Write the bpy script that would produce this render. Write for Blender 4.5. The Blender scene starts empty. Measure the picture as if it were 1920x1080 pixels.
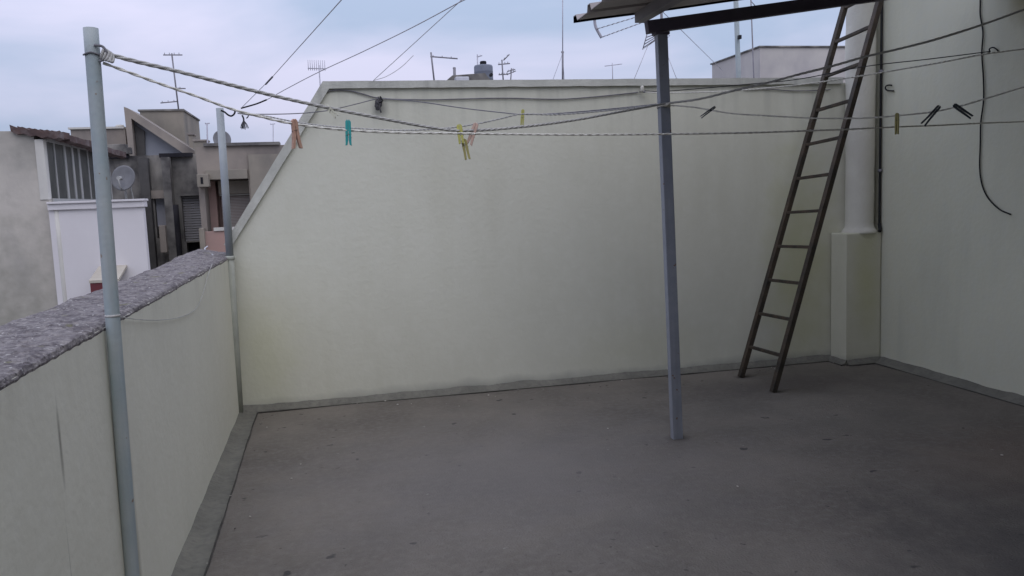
import bpy, bmesh, math, random
from mathutils import Vector, Matrix, noise
random.seed(7)
S = bpy.context.scene
C = S.collection
PI = math.pi
rad = math.radians

# ------------------------------------------------------------------ camera
F, YAW, PITCH, ROLL, EYE = 1542.49, 0.2160, 0.1109, -0.0384, 1.6
_f = Vector((math.sin(YAW)*math.cos(PITCH), math.cos(YAW)*math.cos(PITCH), -math.sin(PITCH)))
_r = Vector((math.cos(YAW), -math.sin(YAW), 0)); _u = _r.cross(_f)
_R = _r*math.cos(ROLL) + _u*math.sin(ROLL); _U = -_r*math.sin(ROLL) + _u*math.cos(ROLL)
cam = bpy.data.objects.new('camera', bpy.data.cameras.new('camera')); C.objects.link(cam)
m4 = Matrix((( _R.x, _U.x, -_f.x, 0), (_R.y, _U.y, -_f.y, 0), (_R.z, _U.z, -_f.z, EYE), (0, 0, 0, 1)))
cam.matrix_world = m4
cam.data.sensor_width = 36; cam.data.lens = F/1920*36
cam.data.clip_start = 0.05; cam.data.clip_end = 3000
S.camera = cam
S.render.resolution_x = 1024; S.render.resolution_y = 576

def at(px, py, x=None, y=None, z=None, d=None):
    """point seen at a pixel of the photograph on a given world plane (survey helper)"""
    r = _R*((px-960)/F) + _U*((540-py)/F) + _f
    t = d
    if x is not None: t = x/r.x
    elif y is not None: t = y/r.y
    elif z is not None: t = (z-EYE)/r.z
    return Vector((0, 0, EYE)) + r*t
def at_plan(px, py, P0, P1):
    r = _R*((px-960)/F) + _U*((540-py)/F) + _f
    dx, dy = P1[0]-P0[0], P1[1]-P0[1]
    # (r*t - P0) x d = 0
    t = (P0[0]*dy - P0[1]*dx)/(r.x*dy - r.y*dx)
    return Vector((0, 0, EYE)) + r*t

# ------------------------------------------------------------------ light
SUN_EL, SUN_AZ = rad(55), rad(168)          # azimuth from +Y clockwise: from behind left
w = bpy.data.worlds.new('World'); S.world = w; w.use_nodes = True
nt = w.node_tree; nt.nodes.clear()
def N(t, typ, **kw):
    n = t.nodes.new(typ)
    for k, v in kw.items(): setattr(n, k, v)
    return n
out = N(nt, 'ShaderNodeOutputWorld'); bg = N(nt, 'ShaderNodeBackground'); bg.inputs[1].default_value = 0.1
sky = N(nt, 'ShaderNodeTexSky', sky_type='NISHITA', sun_disc=False, sun_elevation=SUN_EL, sun_rotation=SUN_AZ)
sky.dust_density = 3; sky.air_density = 1.0
tc = N(nt, 'ShaderNodeTexCoord')
mp = N(nt, 'ShaderNodeMapping'); mp.inputs['Scale'].default_value = (1, 1, 3.2); mp.inputs['Location'].default_value = (2.3, .7, .1)
nz = N(nt, 'ShaderNodeTexNoise'); nz.inputs['Scale'].default_value = 2.1; nz.inputs['Detail'].default_value = 5; nz.inputs['Roughness'].default_value = .5
nz.inputs['Distortion'].default_value = .35
rp = N(nt, 'ShaderNodeValToRGB'); rp.color_ramp.elements[0].position = .38; rp.color_ramp.elements[1].position = .63
rp.color_ramp.elements[0].color = (.44, .535, .73, 1); rp.color_ramp.elements[1].color = (.735, .735, .945, 1)
sx = N(nt, 'ShaderNodeSeparateXYZ')
mr = N(nt, 'ShaderNodeMapRange'); mr.inputs[1].default_value = 0; mr.inputs[2].default_value = .6; mr.inputs[3].default_value = 6.9; mr.inputs[4].default_value = 13.0
sc = N(nt, 'ShaderNodeVectorMath', operation='SCALE')
mx = N(nt, 'ShaderNodeMix', data_type='RGBA'); mx.inputs[0].default_value = .93
L = nt.links.new
L(tc.outputs['Generated'], mp.inputs[0]); L(mp.outputs[0], nz.inputs['Vector']); L(nz.outputs[0], rp.inputs[0])
L(tc.outputs['Generated'], sx.inputs[0]); L(sx.outputs[2], mr.inputs[0]); L(rp.outputs[0], sc.inputs[0]); L(mr.outputs[0], sc.inputs['Scale'])
L(sky.outputs[0], mx.inputs[6]); L(sc.outputs[0], mx.inputs[7]); L(mx.outputs[2], bg.inputs[0]); L(bg.outputs[0], out.inputs[0])

sun = bpy.data.objects.new('sun', bpy.data.lights.new('sun', 'SUN')); C.objects.link(sun)
sun.data.energy = 0.6; sun.data.angle = rad(60); sun.data.color = (1, .95, .88)
sd = Vector((math.sin(SUN_AZ)*math.cos(SUN_EL), math.cos(SUN_AZ)*math.cos(SUN_EL), math.sin(SUN_EL)))
sun.rotation_euler = sd.to_track_quat('Z', 'Y').to_euler(); sun.location = (-5, -5, 12)
S.view_settings.view_transform = 'Standard'; S.view_settings.look = 'None'
S.view_settings.exposure = 0.28; S.view_settings.gamma = 1; S.view_settings.use_curve_mapping = False

# ------------------------------------------------------------------ materials
def mat(name, base, alt=None, scale=3, detail=8, rough=.85, bump=.0, bscale=60, metallic=0,
        streak=None, streak_amt=.5, drip=None, sx_=9, spots=None, blobs=(), spec=.3, fine=None, lo=.35, hi=.65):
    m = bpy.data.materials.new(name); m.use_nodes = True
    t = m.node_tree; p = t.nodes['Principled BSDF']; l = t.links.new
    p.inputs['Roughness'].default_value = rough; p.inputs['Metallic'].default_value = metallic
    p.inputs['Specular IOR Level'].default_value = spec
    g = N(t, 'ShaderNodeNewGeometry'); pos = g.outputs['Position']
    col = N(t, 'ShaderNodeRGB'); col.outputs[0].default_value = (*base, 1); cur = col.outputs[0]
    def mixin(fac, c, cur):
        x = N(t, 'ShaderNodeMix', data_type='RGBA'); l(fac, x.inputs[0]); l(cur, x.inputs[6]); x.inputs[7].default_value = (*c, 1)
        return x.outputs[2]
    def ramp(v, a, b, s=1.0):
        r = N(t, 'ShaderNodeMapRange'); r.inputs[1].default_value = a; r.inputs[2].default_value = b; r.inputs[4].default_value = s
        l(v, r.inputs[0]); return r.outputs[0]
    if alt:
        n = N(t, 'ShaderNodeTexNoise'); n.inputs['Scale'].default_value = scale; n.inputs['Detail'].default_value = detail; n.inputs['Roughness'].default_value = .6
        l(pos, n.inputs['Vector']); cur = mixin(ramp(n.outputs[0], lo, hi), alt, cur)
    if fine:
        n = N(t, 'ShaderNodeTexNoise'); n.inputs['Scale'].default_value = fine[1]; n.inputs['Detail'].default_value = 4
        l(pos, n.inputs['Vector']); cur = mixin(ramp(n.outputs[0], .45, .75, fine[2]), fine[0], cur)
    if streak:
        a = N(t, 'ShaderNodeMapping'); a.inputs['Scale'].default_value = (sx_, sx_, .7); l(pos, a.inputs[0])
        n = N(t, 'ShaderNodeTexNoise'); n.inputs['Scale'].default_value = 1; n.inputs['Detail'].default_value = 6; l(a.outputs[0], n.inputs['Vector'])
        n2 = N(t, 'ShaderNodeTexNoise'); n2.inputs['Scale'].default_value = .9; l(pos, n2.inputs['Vector'])
        mu = N(t, 'ShaderNodeMath', operation='MULTIPLY'); l(ramp(n.outputs[0], .45, .7), mu.inputs[0]); l(ramp(n2.outputs[0], .35, .6, streak_amt), mu.inputs[1])
        cur = mixin(mu.outputs[0], streak, cur)
    if drip:                                         # run-off streaks hanging below a coping, fading downwards
        z0_, z1_, dc, da = drip
        a = N(t, 'ShaderNodeMapping'); a.inputs['Scale'].default_value = (11, 11, .35); l(pos, a.inputs[0])
        n = N(t, 'ShaderNodeTexNoise'); n.inputs['Scale'].default_value = 1; n.inputs['Detail'].default_value = 7; l(a.outputs[0], n.inputs['Vector'])
        sz = N(t, 'ShaderNodeSeparateXYZ'); l(pos, sz.inputs[0])
        mu = N(t, 'ShaderNodeMath', operation='MULTIPLY'); l(ramp(n.outputs[0], .48, .72), mu.inputs[0]); l(ramp(sz.outputs[2], z0_, z1_, da), mu.inputs[1])
        cur = mixin(mu.outputs[0], dc, cur)
    if spots:                                        # small stains / specks: (colour, scale, threshold)
        for c, s, th in spots:
            n = N(t, 'ShaderNodeTexNoise'); n.inputs['Scale'].default_value = s; n.inputs['Detail'].default_value = 2
            l(pos, n.inputs['Vector']); cur = mixin(ramp(n.outputs[0], th, th+.04), c, cur)
    for c, centre, radius, amt in blobs:             # located stains, painted light and shade, broken up by noise; radius per axis
        s = N(t, 'ShaderNodeVectorMath', operation='SUBTRACT'); l(pos, s.inputs[0]); s.inputs[1].default_value = centre
        d = N(t, 'ShaderNodeVectorMath', operation='DIVIDE'); l(s.outputs[0], d.inputs[0]); d.inputs[1].default_value = radius
        ln = N(t, 'ShaderNodeVectorMath', operation='LENGTH'); l(d.outputs[0], ln.inputs[0])
        n = N(t, 'ShaderNodeTexNoise'); n.inputs['Scale'].default_value = 5; n.inputs['Detail'].default_value = 6; l(pos, n.inputs['Vector'])
        ad = N(t, 'ShaderNodeMath', operation='ADD'); l(ln.outputs['Value'], ad.inputs[0]); l(n.outputs[0], ad.inputs[1])
        cur = mixin(ramp(ad.outputs[0], 1.5, .7, amt), c, cur)
    l(cur, p.inputs['Base Color'])
    if bump:
        n = N(t, 'ShaderNodeTexNoise'); n.inputs['Scale'].default_value = bscale; n.inputs['Detail'].default_value = 5
        l(pos, n.inputs['Vector'])
        b = N(t, 'ShaderNodeBump'); b.inputs['Strength'].default_value = bump; b.inputs['Distance'].default_value = .01
        l(n.outputs[0], b.inputs['Height']); l(b.outputs[0], p.inputs['Normal'])
    return m

M = {}
YEL = (.52, .52, .29)
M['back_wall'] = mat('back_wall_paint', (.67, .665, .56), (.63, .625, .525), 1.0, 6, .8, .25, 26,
    streak=(.56, .55, .44), streak_amt=.3, sx_=5, fine=((.70, .695, .60), 14, .4), drip=(2.0, 2.5, (.42, .42, .36), .55),
    blobs=[(YEL, (-.55, 6.6, .45), (.35, .6, .55), .3), (YEL, (4.1, 6.6, .9), (.45, .6, 1.3), .6), (YEL, (2.6, 6.6, .25), (.8, .6, .3), .15),
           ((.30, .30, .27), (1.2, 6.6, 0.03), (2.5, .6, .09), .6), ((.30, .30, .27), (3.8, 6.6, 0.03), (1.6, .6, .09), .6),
           ((.25, .25, .24), (.46, 6.6, 2.33), (.07, .3, .1), .6)])
M['cap'] = mat('wall_cap_paint', (.60, .60, .54), (.48, .48, .43), 5, 7, .85, .3, 60, streak=(.3, .3, .27), streak_amt=.5, sx_=16)
M['parapet'] = mat('parapet_paint', (.73, .715, .60), (.69, .675, .565), 1.2, 7, .85, .22, 26, streak=(.60, .59, .49), streak_amt=.15, sx_=4, fine=((.77, .76, .66), 12, .4), drip=(1.0, 1.22, (.50, .48, .40), .35),
    blobs=[((.27, .26, .19), (-.75, 3.10, .35), (.4, .075, 1.0), .8), ((.12, .11, .09), (-.75, 2.42, .98), (.3, .016, .15), .7), ((.2, .2, .17), (-.75, 2.40, .6), (.3, .006, .25), .3)])  # brownish band on the face beside the near pole, plus thin dark marks
M['right_wall'] = mat('right_wall_paint', (.65, .645, .515), (.61, .605, .485), 1.1, 7, .8, .22, 28, streak=(.48, .49, .41), streak_amt=.35, sx_=5, fine=((.62, .63, .55), 12, .4),
    blobs=[((.30, .26, .12), (4.756, 4.75, 2.85), (.4, .35, .3), .8)])
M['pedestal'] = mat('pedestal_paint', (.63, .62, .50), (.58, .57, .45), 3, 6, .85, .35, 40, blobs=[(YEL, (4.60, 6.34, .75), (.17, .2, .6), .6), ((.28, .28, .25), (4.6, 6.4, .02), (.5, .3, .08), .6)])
M['column'] = mat('column_plaster', (.68, .665, .585), (.62, .60, .53), 4, 7, .85, .45, 40)
M['cove'] = mat('cement_fillet', (.16, .155, .13), (.205, .198, .165), 5, 8, .9, .6, 45, fine=((.10, .095, .09), 25, .5))
M['seam'] = mat('bitumen_seam', (.05, .048, .042), (.08, .075, .065), 12, 4, .8, .4, 60)
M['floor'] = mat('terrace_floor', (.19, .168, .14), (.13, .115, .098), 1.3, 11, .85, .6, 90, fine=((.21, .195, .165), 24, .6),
    spots=[((.06, .055, .05), 8.5, .70), ((.07, .062, .055), 21, .72), ((.26, .25, .225), 15, .74)], streak=(.12, .11, .095), streak_amt=.6, sx_=2,
    blobs=[((.17, .125, .095), (4.0, 3.6, 0), (1.1, .9, .5), .55), ((.075, .07, .065), (3.5, 2.3, 0), (1.9, 1.6, .5), .9), ((.05, .045, .04), (2.125, 4.845, 0), (.10, .09, .1), .8), ((.05, .045, .04), (3.34, 5.73, 0), (.10, .07, .1), .7), ((.05, .045, .04), (3.36, 6.29, 0), (.10, .07, .1), .7), ((.07, .06, .055), (3.6, 5.9, 0), (1.2, .5, .3), .5),  # painted warm light, lower-right canopy shadow, contact shadows at post and ladder feet
           ((.19, .175, .165), (.9, 4.5, 0), (1.8, 1.4, .5), .5)])
M['rubble'] = mat('weathered_mortar', (.215, .195, .195), (.12, .105, .11), 12, 10, .95, 1.0, 90, fine=((.37, .34, .32), 40, .8), lo=.4, hi=.6, spots=[((.42, .40, .38), 62, .66), ((.10, .09, .09), 45, .66), ((.17, .16, .11), 9, .66)])
M['pipe_near'] = mat('blue_grey_pipe_paint', (.37, .41, .41), (.31, .37, .385), 5, 5, .5, .15, 60, fine=((.44, .46, .45), 12, .5), spots=[((.25, .19, .14), 30, .70)], streak=(.27, .28, .27), streak_amt=.5, sx_=30)
M['pipe_far'] = mat('grey_pipe_paint', (.37, .40, .405), (.31, .34, .36), 6, 5, .55, .1, 60)
M['pipe_low'] = mat('overpainted_pipe', (.42, .43, .37), (.34, .35, .30), 6, 6, .7, .2, 40, streak=(.3, .3, .25), streak_amt=.5, sx_=20)
M['b_darker'] = mat('black_mould_and_shade', (.07, .067, .065), (.11, .105, .10), 2, 8, .95, .5, 8)  # mould tone; also paints the shade strip in the bulkhead recess
M['post'] = mat('post_paint', (.25, .265, .295), (.205, .22, .25), 5, 6, .5, .15, 60, fine=((.29, .30, .32), 18, .4), spots=[((.16, .10, .07), 26, .70)], streak=(.15, .15, .16), streak_amt=.5, sx_=30)
M['beam'] = mat('dark_beam_paint', (.09, .075, .10), (.07, .06, .08), 5, 5, .6, .1, 60)
M['purlin'] = mat('grey_purlin_paint', (.27, .255, .27), (.22, .205, .22), 5, 5, .6, .1, 60)
M['sheet'] = mat('corrugated_sheet', (.40, .365, .36), (.30, .27, .26), 3, 6, .7, .2, 40, streak=(.28, .24, .23), streak_amt=.4)
M['ladder'] = mat('rusty_ladder_steel', (.032, .028, .022), (.075, .055, .038), 9, 6, .65, .5, 70)
M['rope'] = mat('weathered_rope', (.52, .51, .48), (.40, .39, .37), 20, 4, .9, .3, 300)
M['rope_light'] = mat('pale_rope', (.74, .72, .64), (.62, .60, .54), 20, 4, .9, .4, 300)
M['rope_mid'] = mat('grey_rope', (.50, .49, .46), (.38, .37, .35), 20, 4, .9, .3, 300)
M['wire'] = mat('grey_wire', (.21, .205, .22), (.16, .155, .17), 20, 3, .7)
M['black'] = mat('black_cable', (.012, .012, .014), (.02, .02, .022), 10, 3, .6)
M['guy'] = mat('pale_wire', (.50, .48, .50), (.42, .40, .43), 10, 3, .7)
M['ant'] = mat('antenna_metal', (.20, .19, .21), (.27, .26, .28), 5, 3, .6)
M['ant_pale'] = mat('pale_antenna_metal', (.50, .49, .54), (.42, .41, .46), 5, 3, .6)
M['peg_orange'] = mat('terracotta_wood', (.50, .31, .23), (.42, .25, .18), 40, 3, .7)
M['peg_pink'] = mat('pinkish_wood', (.62, .44, .36), (.52, .36, .29), 40, 3, .7)
M['peg_teal'] = mat('teal_plastic', (.03, .30, .30), (.04, .36, .34), 20, 2, .5)
M['peg_yellow'] = mat('yellow_plastic', (.52, .50, .14), (.45, .43, .12), 20, 2, .5)
M['peg_olive'] = mat('faded_yellow_plastic', (.38, .34, .13), (.30, .27, .10), 20, 2, .6)
M['peg_cream'] = mat('cream_plastic', (.62, .61, .48), (.55, .54, .43), 20, 2, .6)
M['peg_dark'] = mat('dark_plastic', (.045, .05, .055), (.03, .035, .04), 20, 2, .5)
M['spring'] = mat('spring_steel', (.2, .19, .18), (.12, .09, .07), 40, 3, .4, metallic=.8)
# far buildings
M['b_grey'] = mat('bare_render', (.60, .555, .49), (.50, .465, .41), .8, 8, .9, .6, 8, streak=(.28, .27, .25), streak_amt=.6, sx_=1.8, fine=((.56, .52, .45), 3, .5),
    blobs=[((.29, .28, .235), (-5.4, 14, -.9), (2.6, 1, 2.9), .95), ((.17, .17, .155), (-4.3, 14, 2.6), (.7, 1, .45), .5)])
M['b_trim'] = mat('pale_render_trim', (.64, .62, .56), (.55, .53, .49), 2, 6, .9, .3, 12)
M['b_white'] = mat('whitewashed_render', (.70, .67, .67), (.66, .63, .63), 1.2, 6, .9, .2, 12)
M['b_dark'] = mat('mould_stained_render', (.20, .19, .175), (.085, .08, .078), 1.6, 10, .95, .5, 8, streak=(.36, .335, .30), streak_amt=1.0, sx_=2.4, fine=((.22, .21, .19), 5, .6), lo=.38, hi=.6)
M['b_beige'] = mat('weathered_beige_render', (.34, .295, .25), (.25, .22, .195), .9, 9, .95, .5, 8, streak=(.12, .11, .11), streak_amt=.7, sx_=2)
M['b_tower'] = mat('olive_beige_render', (.34, .30, .245), (.26, .235, .195), 1.0, 8, .95, .4, 8, streak=(.15, .14, .13), streak_amt=.6, sx_=2)
M['b_blue'] = mat('bluish_render', (.33, .34, .37), (.27, .28, .31), 1.5, 6, .9, .3, 8)
M['b_pink'] = mat('pink_render', (.46, .30, .26), (.36, .26, .23), 1.2, 6, .9, .3, 8)
M['shut_grey'] = mat('grey_shutter', (.31, .30, .30), (.26, .25, .25), 1, 4, .6)
M['shut_blue'] = mat('pale_blue_shutter', (.52, .52, .57), (.46, .46, .5), 1, 4, .6)
M['shut_pink'] = mat('pinkish_shutter', (.62, .56, .52), (.54, .49, .46), 1, 4, .6)
M['dark_room'] = mat('dark_opening', (.015, .014, .018), (.03, .028, .032), 2, 3, .9)
M['glass'] = mat('dusty_glass', (.06, .065, .06), (.11, .11, .10), 1.5, 5, .4, spec=.25)
M['alu'] = mat('aluminium_frame', (.42, .42, .40), (.36, .36, .35), 3, 3, .5)
M['tiles'] = mat('brown_roof_tiles', (.13, .085, .075), (.08, .055, .052), 5, 6, .85, .8, 14, fine=((.30, .26, .25), 6, .5))
M['tank'] = mat('grey_tank_plastic', (.19, .205, .25), (.16, .175, .21), 3, 5, .6)
M['far_white'] = mat('far_pale_render', (.60, .565, .52), (.50, .47, .44), .6, 8, .9, .3, 4, streak=(.33, .31, .33), streak_amt=.6, sx_=1)
M['red'] = mat('dark_red_awning', (.17, .04, .045), (.12, .035, .04), 6, 4, .8)
M['cream'] = mat('cream_board', (.50, .46, .38), (.42, .38, .32), 4, 4, .8)
M['dish'] = mat('satellite_dish_paint', (.20, .20, .21), (.15, .15, .155), 4, 5, .6)
M['asphalt'] = mat('street_asphalt', (.05, .05, .05), (.07, .068, .065), .5, 8, .9, .3, 10)
M['roofing'] = mat('flat_roof_felt', (.15, .14, .135), (.1, .1, .1), 1, 8, .9, .4, 10)
M['rag'] = mat('knotted_dark_twine', (.06, .06, .065), (.11, .105, .11), 30, 4, .95, .8, 120)
M['grit'] = mat('mortar_grit', (.50, .47, .42), (.08, .07, .065), 1.7, 2, .9, lo=.45, hi=.55)
M['whiteplastic'] = mat('white_plastic', (.62, .62, .66), (.55, .55, .58), 10, 3, .5)

# ------------------------------------------------------------------ mesh helpers
class MB:
    def __init__(s): s.bm = bmesh.new()
    def box(s, x0, x1, y0, y1, z0, z1, bev=0, mtx=None):
        r = bmesh.ops.create_cube(s.bm, size=1)['verts']
        for v in r:
            v.co = Vector(((x0+x1)/2+v.co.x*(x1-x0), (y0+y1)/2+v.co.y*(y1-y0), (z0+z1)/2+v.co.z*(z1-z0)))
        if bev:
            es = list({e for v in r for e in v.link_edges})
            rr = bmesh.ops.bevel(s.bm, geom=es, offset=bev, segments=2, affect='EDGES', profile=.6)
            r = list({v for f in rr['faces'] for v in f.verts} | {v for v in r if v.is_valid})
        if mtx:
            for v in r: v.co = mtx @ v.co
        return s
    def beam(s, a, b, w_, h, bev=0):            # rectangular bar from a to b, width horizontal, height vertical-ish
        a, b = Vector(a), Vector(b); d = (b-a); ln = d.length; d.normalize()
        side = d.cross(Vector((0, 0, 1)))
        if side.length < 1e-4: side = Vector((1, 0, 0))
        side.normalize(); up = side.cross(d)
        m = Matrix(((side.x, d.x, up.x, a.x), (side.y, d.y, up.y, a.y), (side.z, d.z, up.z, a.z), (0, 0, 0, 1)))
        return s.box(-w_/2, w_/2, 0, ln, -h/2, h/2, bev, m)
    def tube(s, pts, r, n=8, cap=True, radii=None):
        pts = [Vector(p) for p in pts]; rings = []
        up = None
        for i, p in enumerate(pts):
            d = (pts[min(i+1, len(pts)-1)] - pts[max(i-1, 0)]).normalized()
            if up is None:
                up = Vector((0, 0, 1)) if abs(d.z) < .9 else Vector((1, 0, 0))
            sd_ = d.cross(up).normalized(); up = sd_.cross(d).normalized()
            rr = radii[i] if radii else r
            rings.append([s.bm.verts.new(p + (sd_*math.cos(2*PI*k/n) + up*math.sin(2*PI*k/n))*rr) for k in range(n)])
        for a, b in zip(rings, rings[1:]):
            for k in range(n):
                f = s.bm.faces.new((a[k], a[(k+1) % n], b[(k+1) % n], b[k])); f.smooth = True
        if cap:
            s.bm.faces.new(rings[0][::-1]); s.bm.faces.new(rings[-1])
        return s
    def prism(s, poly, axis, a, b):             # poly: 2D outline; axis 'y': (x,z) extruded in y, 'x': (y,z) extruded in x
        def P(u, v, t): return (u, t, v) if axis == 'y' else ((t, u, v) if axis == 'x' else (u, v, t))
        A = [s.bm.verts.new(P(u, v, a)) for u, v in poly]; B = [s.bm.verts.new(P(u, v, b)) for u, v in poly]
        n = len(poly); s.bm.faces.new(A); s.bm.faces.new(B[::-1])
        for k in range(n): s.bm.faces.new((A[k], B[k], B[(k+1) % n], A[(k+1) % n]))
        return s
    def lathe(s, c, prof, n=24):
        rings = [[s.bm.verts.new((c[0]+r*math.cos(2*PI*k/n), c[1]+r*math.sin(2*PI*k/n), c[2]+z)) for k in range(n)] for r, z in prof]
        for a, b in zip(rings, rings[1:]):
            for k in range(n):
                f = s.bm.faces.new((a[k], a[(k+1) % n], b[(k+1) % n], b[k])); f.smooth = True
        s.bm.faces.new(rings[0][::-1]); s.bm.faces.new(rings[-1]); return s
    def build(s, name, m, parent=None, **tags):
        bmesh.ops.recalc_face_normals(s.bm, faces=s.bm.faces)
        me = bpy.data.meshes.new(name); s.bm.to_mesh(me); s.bm.free()
        me.materials.append(M[m])
        o = bpy.data.objects.new(name, me); C.objects.link(o)
        if parent:
            o.parent = parent; o.matrix_parent_inverse = Matrix.Translation(-parent.location)
        for k, v in tags.items(): o[k] = v
        return o
def thing(name, label, cat, loc=(0, 0, 0), group=None):
    o = bpy.data.objects.new(name, None); C.objects.link(o); o.location = loc; o.empty_display_size = .1
    o['label'] = label; o['category'] = cat
    if group: o['group'] = group
    return o
def crom(pts, n=10):
    pts = [Vector(p) for p in pts]; P = [pts[0]*2-pts[1]] + pts + [pts[-1]*2-pts[-2]]; out_ = []
    for i in range(1, len(P)-2):
        a, b, c, d = P[i-1:i+3]
        for k in range(n):
            t = k/n
            out_.append(.5*((2*b)+(c-a)*t+(2*a-5*b+4*c-d)*t*t+(3*b-a-3*c+d)*t**3))
    out_.append(pts[-1]); return out_
def resample(pts, step):
    o = [pts[0]]; acc = 0
    for a, b in zip(pts, pts[1:]):
        ln = (b-a).length; t = step-acc
        while t <= ln:
            o.append(a.lerp(b, t/ln)); t += step
        acc = ln-(t-step)
    if (pts[-1]-o[-1]).length > step*.2: o.append(pts[-1])
    return o
def twisted(mb, pts, r, pitch=.06, strands=2, off=None):
    path = resample(pts, pitch/9); off = off or r
    for st in range(strands):
        q = []
        for i, p in enumerate(path):
            d = (path[min(i+1, len(path)-1)]-path[max(i-1, 0)]).normalized()
            a = d.cross(Vector((0, 0, 1))).normalized(); b = a.cross(d)
            wob = 1+.35*noise.noise(p*4)
            th = 2*PI*(i/9+st/strands) + 2.2*noise.noise(p*1.7)
            q.append(p+(a*math.cos(th)+b*math.sin(th))*off*wob)
        mb.tube(q, r, 6)
    return mb

# ------------------------------------------------------------------ setting
XL, XR, YB, HP, HW = -.754, 4.756, 6.61, 1.222, 2.53
g = MB(); g.box(-1500, 1500, -1500, 1500, -9.5, -9); g.build('ground', 'asphalt', kind='structure')
# terrace floor: gently uneven sheet on a slab
def floor_mesh():
    bm = bmesh.new(); nx, ny = 80, 110; x0, x1, y0, y1 = XL, XR, -1.7, YB
    V = [[bm.verts.new((x0+(x1-x0)*i/nx, y0+(y1-y0)*j/ny, .006*noise.noise(Vector((i*.12, j*.12, 3))))) for i in range(nx+1)] for j in range(ny+1)]
    for j in range(ny):
        for i in range(nx):
            f = bm.faces.new((V[j][i], V[j][i+1], V[j+1][i+1], V[j+1][i])); f.smooth = True
    s = MB(); s.bm.free(); s.bm = bm; return s
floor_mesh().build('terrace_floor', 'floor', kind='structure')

# our own house below the terrace and behind the camera
h = thing('house', 'pale rendered house whose flat roof is the terrace', 'house', (2, 2, -9))
MB().box(XL-.34, XR+.3, -1.7, YB+.2, -9, -.02).build('lower_wall', 'b_trim', h)
MB().box(XL-.34, XR, -5, -1.7, -9, 3.6).build('stair_room_wall', 'right_wall', h)

# right wall (taller neighbouring house wall)
rw = thing('right_wall', 'tall pale green painted house wall closing the terrace on the right', 'wall', (XR, 2, 0))
MB().box(XR, XR+.3, -1.7, 6.62, 0, 6.2).build('wall', 'right_wall', rw)

def cove(p0, p1, nrm, w_, hgt, name, parent, seam=True, seed=0):
    """sloping cement fillet along a wall foot with an uneven edge, plus a bitumen seam at its toe"""
    p0, p1, nrm = Vector(p0), Vector(p1), Vector(nrm); n = max(8, int((p1-p0).length/.04))
    bm = bmesh.new(); rows = []; toe = []
    for i in range(n+1):
        p = p0.lerp(p1, i/n); a = noise.noise(p*3+Vector((seed, 0, 0))); b = noise.noise(p*11+Vector((0, seed, 0)))
        ww = w_+.003*a+.002*b+.010*noise.noise(p*.5+Vector((seed, 1, 0))); hh = hgt*(1+.30*a+.12*b)
        rows.append([bm.verts.new(p+Vector((0, 0, hh))-nrm*.01), bm.verts.new(p+nrm*.006+Vector((0, 0, hh*.97))), bm.verts.new(p+nrm*ww*.45+Vector((0, 0, hh*.38))),
                     bm.verts.new(p+nrm*ww+Vector((0, 0, .010))), bm.verts.new(p+nrm*ww+Vector((0, 0, -.01)))])
        toe.append(p+nrm*(ww+.004)+Vector((0, 0, .004)))
    for a, b in zip(rows, rows[1:]):
        for k in range(4):
            f = bm.faces.new((a[k], a[k+1], b[k+1], b[k])); f.smooth = True
    s = MB(); s.bm.free(); s.bm = bm; s.build(name, 'cove', parent)
    if seam:
        r = [max(.001, .0042*(1+.8*noise.noise(p*3+Vector((seed, 5, 0))))) for p in toe]
        MB().tube(toe, .006, 6, True, r).build('seam', 'seam', parent)
cove((XR, 6.40, 0), (XR, -1.7, 0), (-1, 0, 0), .085, .05, 'fillet', rw, seed=3)

# back wall with its sloping left end and overhanging cap
bw = thing('back_wall', 'long pale green painted wall across the end of the terrace with sloping left end', 'wall', (2, YB, 0))
zs = at(436, 458, y=YB).z
outl = [(XL-.02, 0), (XR, 0), (XR, HW-.05), (.065, HW-.05), (XL-.02, zs-.05)]
outl_right = XR-.0
def wall_sheet():
    s = MB(); s.prism([(XL-.02, -.02), (4.74, -.02), (4.74, HW-.045), (4.49, HW-.045), (4.49, HW-.02), (.035, HW-.02), (XL-.018, zs-.012)], 'y', YB, YB+.18); return s
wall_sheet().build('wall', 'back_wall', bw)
def capstrip():
    s = MB(); a = Vector((XL-.03, zs)); b = Vector((.025, HW)); c = Vector((4.50, HW+.005))
    d = (b-a).normalized(); nr = Vector((d.y, -d.x)); t = .055
    n = 60; up = []; lo = []
    k = 24
    for i in range(k+1):
        p = a.lerp(b, i/k); wv = .004*noise.noise(Vector((p.x*6, p.y*6, 1)))
        up.append((p.x, p.y+wv)); q = a+nr*t; q2 = Vector((b.x+.045, b.y-t))
        u = q.lerp(q2, i/k); lo.append((u.x, u.y+wv*1.5))
    for i in range(1, 90):
        x = b.x+(c.x-b.x)*i/89
        up.append((x, HW+.003*noise.noise(Vector((x*5, 2, 0)))))
        if x > b.x+.05: lo.append((x, HW-t+.004*noise.noise(Vector((x*7, 9, 0)))))
    s.prism(up+lo[::-1], 'y', YB-.028, YB+.21); return s
capstrip().build('cap', 'cap', bw)
cove((XL, YB, 0), (4.44, YB, 0), (0, -1, 0), .055, .055, 'fillet', bw, seed=9)

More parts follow.
